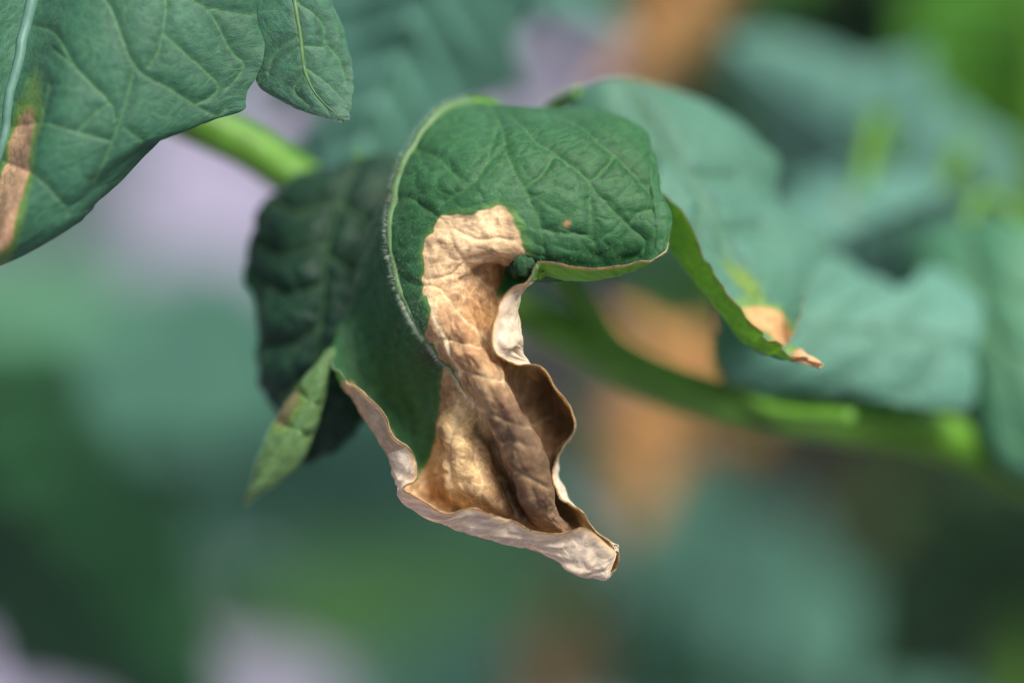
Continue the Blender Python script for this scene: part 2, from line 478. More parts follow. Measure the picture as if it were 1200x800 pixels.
# ---- the focal leaf: control net, columns from the left rim over the midrib to the right rim
#       Lr             Ls             L3             L2             L1             M              R1             R2             R3             Rs             Rr             Rt
FOCAL = [
 [(512,170,31),(516,160,29),(522,150,26),(530,140,22),(540,130,18),(552,121,14),(590,124,13),(625,126,12),(655,127,12),(685,127,12),(695,127,12.5),(702,127,13)],
 [(485,210,27),(487,195,25),(492,180,22),(500,165,18),(510,150,14),(517,137,10),(570,150,5.5),(625,152,4),(680,150,5),(725,147,7),(738,148,8),(748,152,9)],
 [(465,250,23),(466,235,21),(470,220,18),(474,205,14),(480,190,10),(485,175,6.5),(545,182,1),(620,180,0),(690,180,1),(745,180,3.5),(758,183,4.8),(768,190,6)],
 [(436,305,22),(436,290,20),(437,272,17),(442,253,13),(452,237,8.5),(467,220,4.5),(525,216,-1.5),(600,216,-2.5),(680,222,-1.5),(745,222,0.5),(768,226,2),(778,232,3)],
 [(420,342,19),(420,328,18),(422,310,15.5),(428,292,12),(440,275,7.5),(460,262,3),(512,248,-2),(585,248,-3.2),(670,258,-2.5),(745,258,-0.5),(775,262,0.8),(784,264,1.4)],
 [(403,382,16),(405,370,16),(410,352,14),(420,333,10.5),(437,315,6.5),(461,300,2),(505,272,-1.8),(570,270,-3.2),(655,283,-2.5),(745,290,0),(771,300,0.2),(777,297,-0.6)],
 [(393,400,12.5),(397,392,13),(405,380,12),(420,362,9.5),(440,345,5.8),(467,330,1.2),(501,297,-1.6),(556,287,-2.8),(640,300,-1.8),(722,317,1.5),(737,323,-0.5),(741,308,-2.6)],
 [(389,413,9.5),(394,408,11),(405,398,10.5),(425,385,8.5),(450,368,5),(478,355,0.6),(500,320,-1.6),(546,302,-2),(610,302,-0.8),(676,328,1),(690,331,-1.2),(692,312,-3)],
 [(390,428,7),(393,430,9),(408,420,9.6),(430,402,8),(456,385,4.6),(484,367,0.4),(500,338,-2),(538,317,-1.4),(582,306,1.5),(622,326,4),(640,322,-1),(640,309,-3)],
 [(392,434,6),(394,439,8),(410,430,9.2),(432,412,7.8),(460,395,4.5),(490,377,0.2),(502,350,-2.2),(540,330,-0.6),(586,312,3),(614,312,6),(634,326,1),(628,314,-4.2)],
 [(396,438,4.6),(395,446,7),(414,440,9),(438,424,7.5),(466,408,4.3),(498,390,0),(505,366,-2.3),(540,350,-1),(576,338,3),(606,336,5),(622,338,-1),(618,333,-4.8)],
 [(404,447,3.4),(399,455,6),(420,452,8.8),(447,440,7.2),(477,426,4.2),(512,410,0),(515,386,-2.8),(545,373,-2.8),(574,366,2),(605,352,3),(613,350,-2),(597,345,-5)],
 [(413,453,2.2),(406,464,5),(430,466,8.4),(458,456,7.0),(490,443,4),(525,428,0),(528,406,-3.2),(553,396,-3.6),(580,388,2),(607,372,2),(605,374,-2.8),(582,374,-5)],
 [(424,462,1),(415,480,4),(443,482,8),(470,472,6.6),(503,462,3.6),(541,446,0),(543,426,-3.4),(568,418,-4),(588,415,2.5),(615,400,2),(607,402,-2.8),(578,404,-4.8)],
 [(440,478,0),(427,496,3),(458,500,7.6),(486,488,6),(514,482,2),(553,463,0.4),(558,448,-4),(584,446,-4.6),(596,448,4),(616,420,3.5),(612,414,-1),(590,420,-3.6)],
 [(462,508,-1),(441,518,2),(474,522,7),(502,508,4.6),(524,503,-0.6),(564,486,1.4),(572,478,-4.4),(604,478,-5),(604,484,4.5),(634,466,6),(645,446,4.5),(641,438,1.5)],
 [(484,534,-1.8),(455,545,1.2),(490,545,6),(512,532,2.4),(540,526,-1.8),(575,515,2.6),(588,510,-4.4),(622,506,-5),(618,512,4.5),(646,496,6.5),(664,482,5),(669,482,1.5)],
 [(489,558,-2.2),(463,567,0.6),(497,566,5),(520,552,0.6),(552,550,-2),(588,545,3),(605,545,-4.4),(636,538,-4.8),(630,545,4.5),(648,524,6.5),(666,512,5),(675,506,1.5)],
 [(475,575,-2.6),(472,586,0.4),(505,586,4),(532,572,0),(566,570,-1.4),(600,570,3.2),(614,570,-4),(641,566,-4),(636,572,4.5),(648,550,6),(654,536,4.5),(656,527,1.5)],
 [(521,601,-3),(510,613,-0.2),(540,606,3.6),(560,590,0.8),(584,590,-0.4),(610,590,3),(621,588,-3),(642,586,-2.4),(640,592,4.5),(656,582,5.5),(660,570,3.5),(650,562,0.8)],
 [(562,597,-3.6),(550,627,-0.8),(572,627,3.4),(582,608,2),(602,606,1),(622,607,3),(630,604,-0.8),(648,604,0),(652,610,4.4),(672,604,4.5),(672,592,2.5),(658,586,0.4)],
 [(612,618,-3.4),(598,638,-0.6),(610,641,3),(615,628,3),(632,624,2.8),(648,625,3),(656,624,2.6),(668,624,3),(676,624,4),(688,618,3),(687,604,1),(676,598,0)],
 [(655,626,-3),(636,649,-0.8),(646,656,2.8),(650,656,3.6),(660,650,3.8),(672,646,3.6),(682,642,3.6),(690,638,3.4),(696,633,2.6),(699,628,1.4),(694,616,0),(684,608,-0.4)],
 [(684,617,-2.6),(681,670,-1.2),(688,676,1.8),(692,676,2.8),(697,668,3.4),(703,660,3.6),(709,652,3.4),(713,646,3),(717,641,2),(718,637,1),(712,630,-0.6),(702,626,-1)],
 [(714,640,-2.2),(708,675,-1.6),(711,680,0.6),(715,676,1.8),(718,672,2.4),(721,665,2.6),(723,657,2.6),(725,650,2.2),(726,645,1.4),(727,640,0.4),(724,636,-0.8),(715,635,-1.4)],
 [(722,648,-1.2),(716,668,-1.0),(718,670,0),(720,669,0.6),(722,667,1),(723,664,1.1),(724,660,1.1),(725,656,0.9),(725,652,0.6),(725,649,0.2),(724,646,-0.4),(721,646,-0.8)],
]
ctrl = np.array(FOCAL, float)
deep = np.interp(np.arange(len(FOCAL)), [2, 6, 14, 17, 19], [0, 1, 1, 0.3, 0])      # the shaded half hangs well back from the midrib
ctrl[:, 1:5, 2] += deep[:, None] * np.array([1.0, 3.0, 4.0, 2.6])
NU, NV = 540, 440
G = sheet(ctrl, NU, NV, 6)
gx, gy = G[..., 0], G[..., 1]
ci = np.linspace(0, 11, NV)[None, :] + 0 * gx     # column coordinate: 5 = midrib
ri = np.linspace(0, len(FOCAL) - 1, NU)[:, None] + 0 * gx
right = ci > 5
W = P(G)

# what is dead: an irregular patch right of the midrib, the tip and the rolled margins
jx = gx + 6 * fbm(W * 330, 3, 4) + 2.5 * noise3(W * 1500, 5)
jy = gy + 6 * fbm(W * 330, 9, 4) + 2.5 * noise3(W * 1500, 6)
patch_r = [(499, 340), (497, 310), (502, 280), (512, 268), (520, 254), (555, 255), (564, 250), (590, 244), (602, 254), (611, 270), (616, 298), (604, 297),
           (604, 320), (622, 330), (640, 335), (800, 400), (800, 760), (520, 760), (545, 450), (505, 396)]
patch_l = [(545, 430), (524, 425), (518, 450), (521, 480), (516, 512), (498, 548), (486, 565), (440, 600), (500, 760), (800, 760), (800, 430)]
dead = np.where(right, in_poly(jx, jy, patch_r), in_poly(jx, jy, patch_l))
dead = np.where(~right & (ri < 11), False, dead)
# papery left margin
lm = (ci < 1.75 + 0.15 * noise3(W * 500, 2)) & (ri > 10.6 + 0.6 * noise3(W * 700, 4))
dead = dead | lm
dead = dead | ((ri > 18.3) & (ci < 5.2)) | (ri > 19)
dead = dead & ~((ci > 8.15) & (ci < 9.7) & (ri > 8.2) & (ri < 10.4))
soft = smooth(smooth(dead.astype(float), 6, 0), 6, 1)
wide = smooth(smooth(dead.astype(float), 60, 0), 60, 1)

# veins seen on the upper face, in photo pixels
V_RIGHT = [[(566, 124), (580, 140), (594, 169), (616, 222), (633, 269), (637, 300)],
           [(600, 140), (616, 154), (650, 181), (687, 218), (710, 242), (734, 265), (752, 283), (745, 296), (735, 303)],
           [(580, 150), (575, 191), (562, 208), (535, 228), (520, 236)], [(650, 181), (633, 208), (616, 222)],
           [(650, 140), (680, 151), (717, 181), (724, 191), (754, 222), (772, 228)], [(687, 218), (690, 250), (692, 280), (700, 300)],
           [(717, 181), (700, 205), (687, 218)], [(734, 265), (745, 250), (772, 240)], [(633, 269), (660, 272), (692, 276)],
           [(485, 175), (520, 190), (552, 215)], [(463, 236), (490, 240), (520, 260), (535, 290), (555, 315)],
           [(594, 169), (575, 191)], [(461, 300), (478, 333), (515, 340), (529, 357), (559, 387), (575, 420)],
           [(512, 400), (532, 397), (586, 411)], [(525, 428), (560, 440), (590, 445)], [(553, 462), (569, 478), (616, 499), (650, 490)],
           [(565, 512), (576, 522), (605, 518), (626, 522)], [(600, 550), (625, 560), (640, 570)], [(540, 300), (560, 325), (580, 350), (590, 370)],
           [(520, 262), (560, 280), (600, 285)], [(500, 330), (530, 320), (552, 300), (575, 300)]]
V_LEFT = [[(455, 240), (440, 262), (430, 300), (410, 350)], [(461, 300), (440, 330), (425, 360), (414, 391), (418, 425), (424, 455)],
          [(478, 355), (460, 400), (464, 458), (475, 490), (482, 530), (485, 548)], [(512, 410), (505, 450), (512, 500), (502, 535)],
          [(425, 360), (445, 395), (440, 440)], [(464, 458), (448, 470)], [(440, 400), (462, 420)],
          [(548, 463), (535, 500), (529, 532), (527, 580), (530, 600)], [(566, 482), (560, 515), (559, 549), (562, 597)],
          [(529, 555), (500, 562), (490, 572)], [(580, 515), (585, 560), (600, 600)], [(559, 549), (575, 560), (600, 565)]]
vx, vy = gx + 2 * noise3(W * 420, 13) + 5 * noise3(W * 150, 15), gy + 2 * noise3(W * 420, 14) + 5 * noise3(W * 150, 16)
dv = np.where(right, seg_dist(vx, vy, V_RIGHT), seg_dist(vx, vy, V_LEFT))
inner = (ci > 1.6) & (ci < 9.6)
dv = np.where(inner, dv, 40.0)
back_hid = (~right) & (ri < 3)
# relief: sunken veins, blade puffed between them, crinkled where dead
s_, t_ = surf_uv(W, int(NV * 5 / 11))
puff = 1 - np.exp(-(dv / 13.0) ** 1.3)
h = 0.00036 * puff * (1 - 0.7 * soft) - 0.00022 * np.exp(-(dv / 2.6) ** 2)
h = h + 0.00028 * fbm(W * 260, 11) * (0.6 + 0.9 * soft)
ridged = 1 - np.abs(fbm(W * 210 + 3.3, 21, 3)) * 2.2
h = h + soft * (0.00045 * np.clip(ridged, 0, 1) + 0.00012 * fbm(W * 900, 31))
roll = np.clip(2.2 - ci, 0, 1) * np.clip(ri - 15, 0, 1) + np.clip(ci - 9, 0, 1) * soft
q3 = np.stack([ri * 0.7 + 0.5 * ci, ci * 2.6 + 0.9 * ri, 0 * ri], -1)
h = h + roll * (0.00045 * (np.abs(fbm(q3, 35, 2)) * 2 - 0.5) + 0.00004 * fbm(q3 * 6, 36))
ridge = np.clip(1 - np.abs(ci - 6.5) / 1.6, 0, 1) * soft * np.clip(ri - 9, 0, 1)
h = h + ridge * 0.00035 * fbm(np.stack([ri * 0.8, ci * 5, 0 * ri], -1), 37)
h = h + (1 - soft) * 0.00006 * noise3(W * 1100, 41)
edge_fade = np.minimum(1, np.minimum(ci, 11 - ci) / 0.8) * np.minimum(1, ri / 0.6) * np.minimum(1, (len(FOCAL) - 1 - ri) / 0.6)
h = smooth(smooth(h * edge_fade, 2, 0), 2, 1)
net = cells(s_, t_, 0.0034, 90)
netw = np.exp(-(net / 0.10) ** 2) * edge_fade
h = h + 0.00016 * np.minimum(net / 0.5, 1) * edge_fade * (1 - 0.7 * soft)
crk = (1 - np.abs(noise3(W * 430, 95)) * 2.5).clip(0, 1) ** 2 + 0.6 * (1 - np.abs(noise3(W * 900, 96)) * 2.5).clip(0, 1) ** 2
h = h + soft * crk * 0.00007 * edge_fade * (1 - np.clip(roll, 0, 1) * 0.6)
# wavy rim
W = W + normals(W) * (h + (1 - np.minimum(1, np.minimum(ci, 11 - ci) / 1.2)) * (0.0006 * noise3(W * 330, 51) + 0.0002 * noise3(W * 800, 52)))[..., None]

# colours of the two faces
g_up = srgb(44, 98, 54)
colF = np.zeros((NU, NV, 3)) + g_up
colF = blend(colF, srgb(76, 128, 92), np.clip(0.5 + 0.7 * fbm(W * 120, 61), 0, 1) * 0.6)
colF = blend(colF, srgb(30, 82, 38), np.clip(0.3 + 0.9 * fbm(W * 90 + 7, 63), 0, 1) * 0.5)
colF = blend(colF, srgb(108, 158, 88), np.exp(-(dv / 2.2) ** 2) * 0.15 * (1 - soft))
colF = blend(colF, srgb(92, 140, 84), netw * 0.16 * (1 - soft))
colF = blend(colF, srgb(26, 70, 40), np.exp(-((dv - 6) / 4.5) ** 2) * 0.3 * (1 - soft))
halo = np.clip(wide * 1.9 - 0.2, 0, 1) * (1 - soft) * (0.35 + 0.65 * np.clip(0.5 + fbm(W * 400, 65), 0, 1))
colF = blend(colF, srgb(136, 170, 66), np.clip(halo, 0, 1) * 0.9)
tan = np.zeros((NU, NV, 3)) + srgb(196, 160, 122)
for (bx, by, br, c, a) in [(560, 265, 46, (238, 208, 172), 1.0), (520, 315, 32, (226, 192, 156), 0.95), (585, 325, 28, (150, 102, 60), 0.85),
                           (555, 375, 26, (168, 118, 62), 0.8), (525, 375, 24, (190, 148, 112), 0.8), (560, 420, 30, (168, 126, 90), 0.85),
                           (600, 480, 34, (148, 108, 82), 0.85), (600, 500, 16, (112, 88, 78), 0.7), (622, 545, 28, (160, 126, 92), 0.8),
                           (640, 465, 38, (70, 48, 34), 1.0), (652, 500, 28, (78, 56, 40), 1.0), (645, 545, 22, (72, 54, 38), 0.95),
                           (545, 500, 30, (238, 206, 152), 1.0), (520, 480, 14, (170, 120, 70), 0.7), (542, 560, 28, (232, 196, 144), 0.9),
                           (510, 582, 18, (176, 118, 70), 0.85), (590, 560, 24, (150, 110, 74), 0.85), (605, 595, 24, (120, 84, 58), 0.9), (655, 605, 24, (120, 96, 80), 0.8),
                           (568, 530, 12, (190, 150, 112), 0.7)]:
    w = np.exp(-((jx - bx) ** 2 + (jy - by) ** 2) / (2 * (br * 0.75) ** 2)) * a
    tan = blend(tan, srgb(*c) * 1.12, np.clip(w, 0, 1))
tan = blend(tan, srgb(118, 86, 60), np.clip(fbm(W * 330, 71, 4) * 1.6 - 0.15, 0, 1) * 0.5)
tan = blend(tan, srgb(236, 204, 160), np.clip(fbm(W * 300 + 9, 73, 4) * 1.5 - 0.2, 0, 1) * 0.5)
tan = blend(tan, srgb(90, 66, 52), np.clip(fbm(W * 700 + 2, 75, 3) * 2 - 0.75, 0, 1) * 0.7)
tan = blend(tan, srgb(240, 214, 174), np.exp(-(dv / 1.7) ** 2) * 0.55)
tan = blend(tan, srgb(238, 208, 164), netw * 0.14)
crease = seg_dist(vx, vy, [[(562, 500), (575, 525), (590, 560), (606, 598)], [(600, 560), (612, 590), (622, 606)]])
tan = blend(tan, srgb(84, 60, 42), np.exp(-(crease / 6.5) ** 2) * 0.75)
smud = np.exp(-(((jx - 598) * 0.8 + (jy - 498) * 0.6) ** 2 / (2 * 9 ** 2) + ((jy - 498) * 0.8 - (jx - 598) * 0.6) ** 2 / (2 * 20 ** 2))) * right
tan = blend(tan, srgb(84, 72, 66), np.clip(smud * (0.45 + 0.9 * noise3(W * 1200, 78)), 0, 0.7))
pale = seg_dist(vx, vy, [[(538, 440), (548, 456), (566, 484)], [(500, 345), (512, 372), (530, 410), (545, 440)]])
tan = blend(tan, srgb(246, 226, 196), np.exp(-(pale / 2.6) ** 2) * 0.75)
blot = np.clip(fbm(W * 520 + 11, 79, 4) * 2.2 - 0.35, 0, 1)
tan = blend(tan, srgb(104, 72, 46), blot * 0.6)
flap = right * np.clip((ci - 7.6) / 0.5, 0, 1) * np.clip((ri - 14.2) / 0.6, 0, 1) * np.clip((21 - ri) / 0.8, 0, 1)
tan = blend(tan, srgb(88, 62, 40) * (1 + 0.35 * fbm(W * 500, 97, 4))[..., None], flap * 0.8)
band = np.clip(1 - np.abs(ci - 6.6) / 1.3, 0, 1) * np.clip((ri - 13.5) / 2, 0, 1) * np.clip((20.5 - ri) / 1.5, 0, 1)
tan = blend(tan, srgb(112, 86, 68) * (1 + 0.4 * fbm(W * 420, 98, 4))[..., None], np.clip(band * (0.75 + 0.5 * fbm(W * 260, 99)), 0, 0.85))
tan = tan * np.array([0.97, 1.0, 0.9])
lum = tan.mean(-1, keepdims=True)
tan = (tan * 0.92 + lum * 0.08) * 1.1
rimw = np.clip(1.6 - np.minimum(ci, 11 - ci) / 0.08, 0, 1) * np.clip(soft * 2, 0, 1)
sharp = np.clip((soft - 0.35) / 0.3, 0, 1)
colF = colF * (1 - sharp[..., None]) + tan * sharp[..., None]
# dark flecked patch where the midrib dies
w = np.exp(-((gx - 512) ** 2 + (gy - 412) ** 2) / (2 * 13 ** 2)) * (0.65 + 0.35 * np.clip(noise3(W * 1500, 77) * 2, 0, 1)) * (~right)
colF = blend(colF, srgb(58, 44, 46), np.clip(w, 0, 1))
w = np.exp(-((gx - 664) ** 2 + (gy - 262.5) ** 2) / (2 * 2.6 ** 2)) * right
colF = blend(colF, srgb(186, 140, 100), np.clip(w, 0, 1))
colF = blend(colF, srgb(236, 206, 160), rimw * 0.9)
dryF = sharp
# lower face: pale green, papery white where dead
colB = np.zeros((NU, NV, 3)) + srgb(124, 178, 60)
paper = np.zeros((NU, NV, 3)) + srgb(222, 209, 188)
paper = blend(paper, srgb(184, 162, 142), np.clip(fbm(W * 260, 81) + 0.05, 0, 1) * 0.6)
paper = blend(paper, srgb(238, 230, 216), np.clip(fbm(W * 420 + 4, 83) + 0.1, 0, 1) * 0.7)
lr = (ci < 1.5) & (ri < 15.6)
paper = blend(paper, srgb(176, 158, 130), lr * 0.75)
colB = colB * (1 - sharp[..., None]) + paper * sharp[..., None]
colB = blend(colB, srgb(236, 206, 160), rimw * 0.9)
edge = np.zeros((NU, NV, 3)) + srgb(150, 172, 118)
edge = blend(edge, srgb(240, 212, 168), np.clip(soft * 2, 0, 1))
low = np.clip((ri - 4.6) / 0.5, 0, 1) * (ci > 10)
edge = blend(edge, srgb(206, 168, 122), low)
brim = np.clip((ci - 10.86) / 0.1, 0, 1) * np.clip((ri - 4.4) / 0.4, 0, 1) * np.clip(9.0 - ri, 0, 1)
colF = blend(colF, srgb(206, 168, 122), brim); colB = blend(colB, srgb(206, 168, 122), brim)

focal = empty("leaf", tuple(P([552, 121, 14])))
focal.parent = fg; focal.matrix_parent_inverse = fg.matrix_world.inverted()
tag(focal, "curled green leaf with a dead brown papery patch and white rolled tip")
bpy.context.view_layer.update()
th = 0.00022 - 0.00004 * soft + 0.00014 * np.clip(1 - np.minimum(ci, 11 - ci) / 0.25, 0, 1) * soft
fcell = (soft[:-1, :-1] > 0.5)
C4 = lambda c, d: np.concatenate([c, (d if np.ndim(d) else np.full(c.shape[:2], d))[..., None]], -1)
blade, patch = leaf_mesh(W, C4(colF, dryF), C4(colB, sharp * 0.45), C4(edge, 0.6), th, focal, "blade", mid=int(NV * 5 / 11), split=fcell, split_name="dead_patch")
tag(patch, "brown and tan papery dead tissue")

# midrib on the upper face and the stalk behind
nrm = normals(W)
mc = int(round((NV - 1) * 5 / 11))
rows = np.arange(0, int(NU * 13.4 / 25), 6)
mpts = W[rows, mc] + nrm[rows, mc] * 0.00005
mr_ = np.interp(rows, [0, rows[-1] * 0.45, rows[-1]], [0.0008, 0.0004, 0.00012]) * (1 + 0.12 * np.sin(rows * 0.11) + 0.08 * np.sin(rows * 0.29))
tube("midrib", mpts, mr_, M_RIB, focal, 12, 150, 0.02)
tube("leaf_stalk", np.concatenate([P(np.array([(738, 432, 43), (702, 385, 42), (655, 318, 38), (625, 240, 32), (606, 170, 26), (585, 130, 20)])), mpts[:1]]),
     [0.0024, 0.0022, 0.0018, 0.0014, 0.0012, 0.001, 0.001], M_STEM, focal, 12, 60)

# tight dark green curl of the margin at the notch
M_CURL = plain_mat("dark_green_curl", srgb(36, 72, 42), 0.85, 1500, 0.5, 0.0002, 0.1)
tube("curled_margin", P(np.array([(600, 320, 4.5), (606, 314, 1), (612, 311, -1.4), (615, 311, -2.6)])), [0.0009, 0.0013, 0.00145, 0.0013], M_CURL, focal, 18, 24, 0.2)

# hairs on the midrib, along the rims and thinly on the upper face
k = 2600
r0 = rng.integers(0, rows[-1], k)
a0 = rng.normal(0, 0.7, k)
tv = np.gradient(W[:, mc], axis=0); tv /= np.linalg.norm(tv, axis=1, keepdims=True)
side = np.cross(tv, nrm[:, mc])
dirs = nrm[r0, mc] * np.cos(a0)[:, None] + side[r0] * np.sin(a0)[:, None] + tv[r0] * rng.normal(0, 0.25, k)[:, None]
rad = np.interp(r0, [0, rows[-1] * 0.45, rows[-1]], [0.0010, 0.00062, 0.00016])
hp = [W[r0, mc] + (nrm[r0, mc] * np.cos(a0)[:, None] + side[r0] * np.sin(a0)[:, None]) * rad[:, None] * 0.9]
hd = [dirs]; hl = [np.full(k, 0.0008)]
k = 3200
r1 = rng.integers(0, NU, k)
cR = np.where(rng.random(k) < 0.7, NV - 1, 0)
out_ = np.where((cR > 0)[:, None], W[r1, NV - 1] - W[r1, NV - 3], W[r1, 0] - W[r1, 2])
out_ /= np.linalg.norm(out_, axis=1, keepdims=True) + 1e-12
hp.append(W[r1, cR]); hd.append(out_ + rng.normal(0, 0.6, (k, 3))); hl.append(np.full(k, 0.00034))
k = 17000
r2 = rng.integers(0, int(NU * 0.62), k); c2 = rng.integers(int(NV * .12), int(NV * .82), k)
keep = soft[r2, c2] < 0.3
r2, c2 = r2[keep], c2[keep]
hp.append(W[r2, c2] + nrm[r2, c2] * 0.0001); hd.append(nrm[r2, c2] + rng.normal(0, 0.45, (len(r2), 3))); hl.append(np.full(len(r2), 0.00028))
hairs("hairs", np.concatenate(hp), np.concatenate(hd), np.concatenate(hl), 0.000022, focal)


# ---- other leaves of the foreground plant: control nets
def net_leaf(name, ctrl, nu, nv, parent, up, under, veins, mid_col, label=None, edge_c=(150, 170, 120), relief=1.0, spots=(), th=0.00024,
             rib=None, quilt=13.0, seed=0, stalk=None, vein_c=(104, 152, 96), flip=False, wavy=1.0, rib_mat=None):
    """spots: (px, py, rx, ry, angle, sRGB, strength, face) dead marks"""
    ctrl = np.asarray(ctrl, float)
    if flip:
        ctrl = ctrl[:, ::-1]
        mid_col = ctrl.shape[1] - 1 - mid_col
    G = sheet(ctrl, nu, nv, 4)
    vv = np.linspace(0, 1, nv)[None]; uu = np.linspace(0, 1, nu)[:, None]
    for e, far_ in ((vv ** 6, 1), ((1 - vv) ** 6 * (mid_col > 0), 0)):          # uneven, faintly toothed margins
        q = np.stack([uu * 13 + 0 * vv, 0 * uu + 0 * vv + far_ * 7 + seed, 0 * uu + 0 * vv], -1)
        k_ = (noise3(q, seed + 60) * 5 + noise3(q * 2.7, seed + 61) * 2.5) * e * np.minimum(1, np.minimum(uu, 1 - uu) / 0.08) * wavy
        dirn = np.gradient(G[..., :2], axis=1)
        dirn = dirn / (np.linalg.norm(dirn, axis=-1, keepdims=True) + 1e-9)
        G[..., :2] += dirn * k_[..., None]
    x, y = G[..., 0], G[..., 1]
    W = P(G)
    nc = ctrl.shape[1] - 1
    c = np.linspace(0, nc, nv)[None] + 0 * x
    r = np.linspace(0, 1, nu)[:, None] + 0 * x
    d = seg_dist(x, y, veins) if veins else np.full(x.shape, 60.0)
    puff = 1 - np.exp(-(d / quilt) ** 1.3)
    fade = np.minimum(1, np.minimum(c, nc - c) / (0.12 * nc)) * np.minimum(1, np.minimum(r, 1 - r) / 0.06)
    h = relief * (0.0010 * puff - 0.00025 * np.exp(-(d / 2.6) ** 2) + 0.0004 * fbm(W * 150, seed + 1) + 0.0001 * noise3(W * 900, seed + 2))
    sA, tA = surf_uv(W, int((nv - 1) * mid_col / nc))
    net = cells(sA, tA, 0.0036, seed + 40)
    h = h + 0.00014 * np.minimum(net / 0.5, 1) * relief
    W = W + normals(W) * (h * fade + (1 - fade) * 0.0003 * noise3(W * 300, seed + 5))[..., None]
    cf = np.zeros(x.shape + (3,)) + srgb(*up)
    upc = srgb(*up)
    cf = blend(cf, upc * 1.35, np.clip(0.4 + 0.8 * fbm(W * 110, seed + 3), 0, 1) * 0.6)
    cf = blend(cf, upc * np.array([0.6, 0.72, 0.55]), np.clip(0.2 + 0.9 * fbm(W * 70 + 5, seed + 4), 0, 1) * 0.6)
    cf = blend(cf, srgb(*vein_c), np.exp(-(net / 0.1) ** 2) * 0.14)
    cf = blend(cf, upc * 0.5, np.exp(-((d - 6) / 5) ** 2) * 0.35)
    cf = blend(cf, srgb(*vein_c), np.exp(-(d / 2.4) ** 2) * 0.3)
    cb = np.zeros(x.shape + (3,)) + srgb(*under)
    cb = blend(cb, srgb(*under) * 1.25, np.clip(fbm(W * 130, seed + 6), 0, 1) * 0.6)
    dry = np.zeros(x.shape)
    ec = np.zeros(x.shape + (3,)) + srgb(*edge_c)
    for (px, py, rx, ry, an, cc, a, face) in spots:
        ca, sa = math.cos(math.radians(an)), math.sin(math.radians(an))
        X, Y = x - px, y - py
        q = np.hypot((X * ca + Y * sa) / rx, (-X * sa + Y * ca) / ry) + 0.3 * fbm(W * 380, seed + 8, 4)
        w = np.clip((1.08 - q) / 0.16, 0, 1) * a
        hal = np.clip((1.55 - q) / 0.5, 0, 1) * 0.75 * a
        if face != 'under':
            cf = blend(cf, srgb(128, 160, 60), hal)
            cf = blend(cf, srgb(*cc) * (0.95 + 0.5 * fbm(W * 420, seed + 9, 4))[..., None], w)
        if face != 'upper':
            cb = blend(cb, srgb(*cc), w * 0.9)
        ec = blend(ec, srgb(*cc), w); dry = np.maximum(dry, w)
    lf = empty(name, tuple(W[0, int((nv - 1) * mid_col / nc)]))
    lf.parent = parent; lf.matrix_parent_inverse = parent.matrix_world.inverted()
    bpy.context.view_layer.update()
    if label:
        lf["label"] = label
    leaf_mesh(W, C4(cf, dry), C4(cb, dry), C4(ec, 0.4), th, lf, "blade", mid=int((nv - 1) * mid_col / nc))
    n = normals(W)
    if rib:
        m = int(round((nv - 1) * mid_col / nc))
        rr = np.arange(0, int(nu * 0.96), max(1, nu // 40))
        tube("midrib", W[rr, m] + n[rr, m] * 0.00005, np.linspace(rib, rib * 0.2, len(rr)), rib_mat or M_RIB, lf, 10, 90)
    if stalk is not None:
        m = int(round((nv - 1) * mid_col / nc))
        tube("leaf_stalk", np.concatenate([P(np.array(stalk, float)), W[:1, m]]), [0.0014, 0.0011, 0.0009], M_STEM, lf, 10, 40)
    return lf, W, n


# upper left leaf, seen on its matt upper face, a tan streak along its midrib
A = [[(70, -150, 8), (130, -150, 3), (200, -150, 1), (270, -140, 1), (330, -120, 3), (360, -110, 5)],
     [(52, -50, 4), (110, -50, -2), (170, -50, -3), (235, -45, -2), (290, -30, 0), (312, -22, 2)],
     [(33, 30, 1), (85, 35, -5), (150, 40, -6), (215, 48, -4), (275, 55, -1), (304, 58, 0)],
     [(18, 90, -1), (70, 100, -7), (130, 100, -7), (195, 100, -5), (262, 98, -2), (299, 93, -0.5)],
     [(8, 150, -2), (55, 160, -8), (105, 160, -8), (160, 155, -6), (230, 140, -3), (283, 130, -1)],
     [(-5, 205, -2), (38, 210, -8), (75, 208, -8), (115, 198, -7), (165, 172, -4), (210, 147, -2)],
     [(-20, 250, -2), (15, 252, -8), (45, 248, -8), (78, 240, -7), (115, 218, -5), (150, 206, -2)],
     [(-35, 290, -2), (-5, 288, -7), (20, 282, -7), (48, 270, -7), (80, 258, -6), (105, 248, -3)],
     [(-60, 330, -2), (-40, 322, -5), (-20, 312, -5), (5, 302, -5), (35, 290, -5), (66, 274, -3)],
     [(-95, 350, 0), (-85, 348, -2), (-70, 342, -3), (-50, 332, -3), (-25, 318, -3), (0, 305, -3)]]
for _r in A:                                             # a strip of the other half beyond the midrib
    _x, _y, _d = _r[0]
    _r.insert(0, (_x - 75, _y + 14, _d - 7))
VA = [[(52, -50), (110, -10), (130, 10), (158, 78), (200, 105), (250, 135), (265, 128)], [(158, 78), (150, 110), (128, 175), (110, 210)],
      [(33, 30), (66, 40), (90, 80), (128, 120), (135, 140)], [(130, -40), (190, -10), (188, 50), (175, 78)], [(190, -10), (240, 10), (270, 60), (285, 75), (275, 95), (262, 105)],
      [(190, 40), (230, 75), (255, 100), (245, 115), (230, 122)], [(8, 150), (50, 145), (90, 155), (128, 165)], [(5, 190), (40, 205), (75, 240)],
      [(90, 80), (66, 60)], [(60, 100), (50, 145)], [(240, 10), (300, 20)], [(145, 150), (165, 165)], [(128, 120), (110, 135), (90, 155)]]
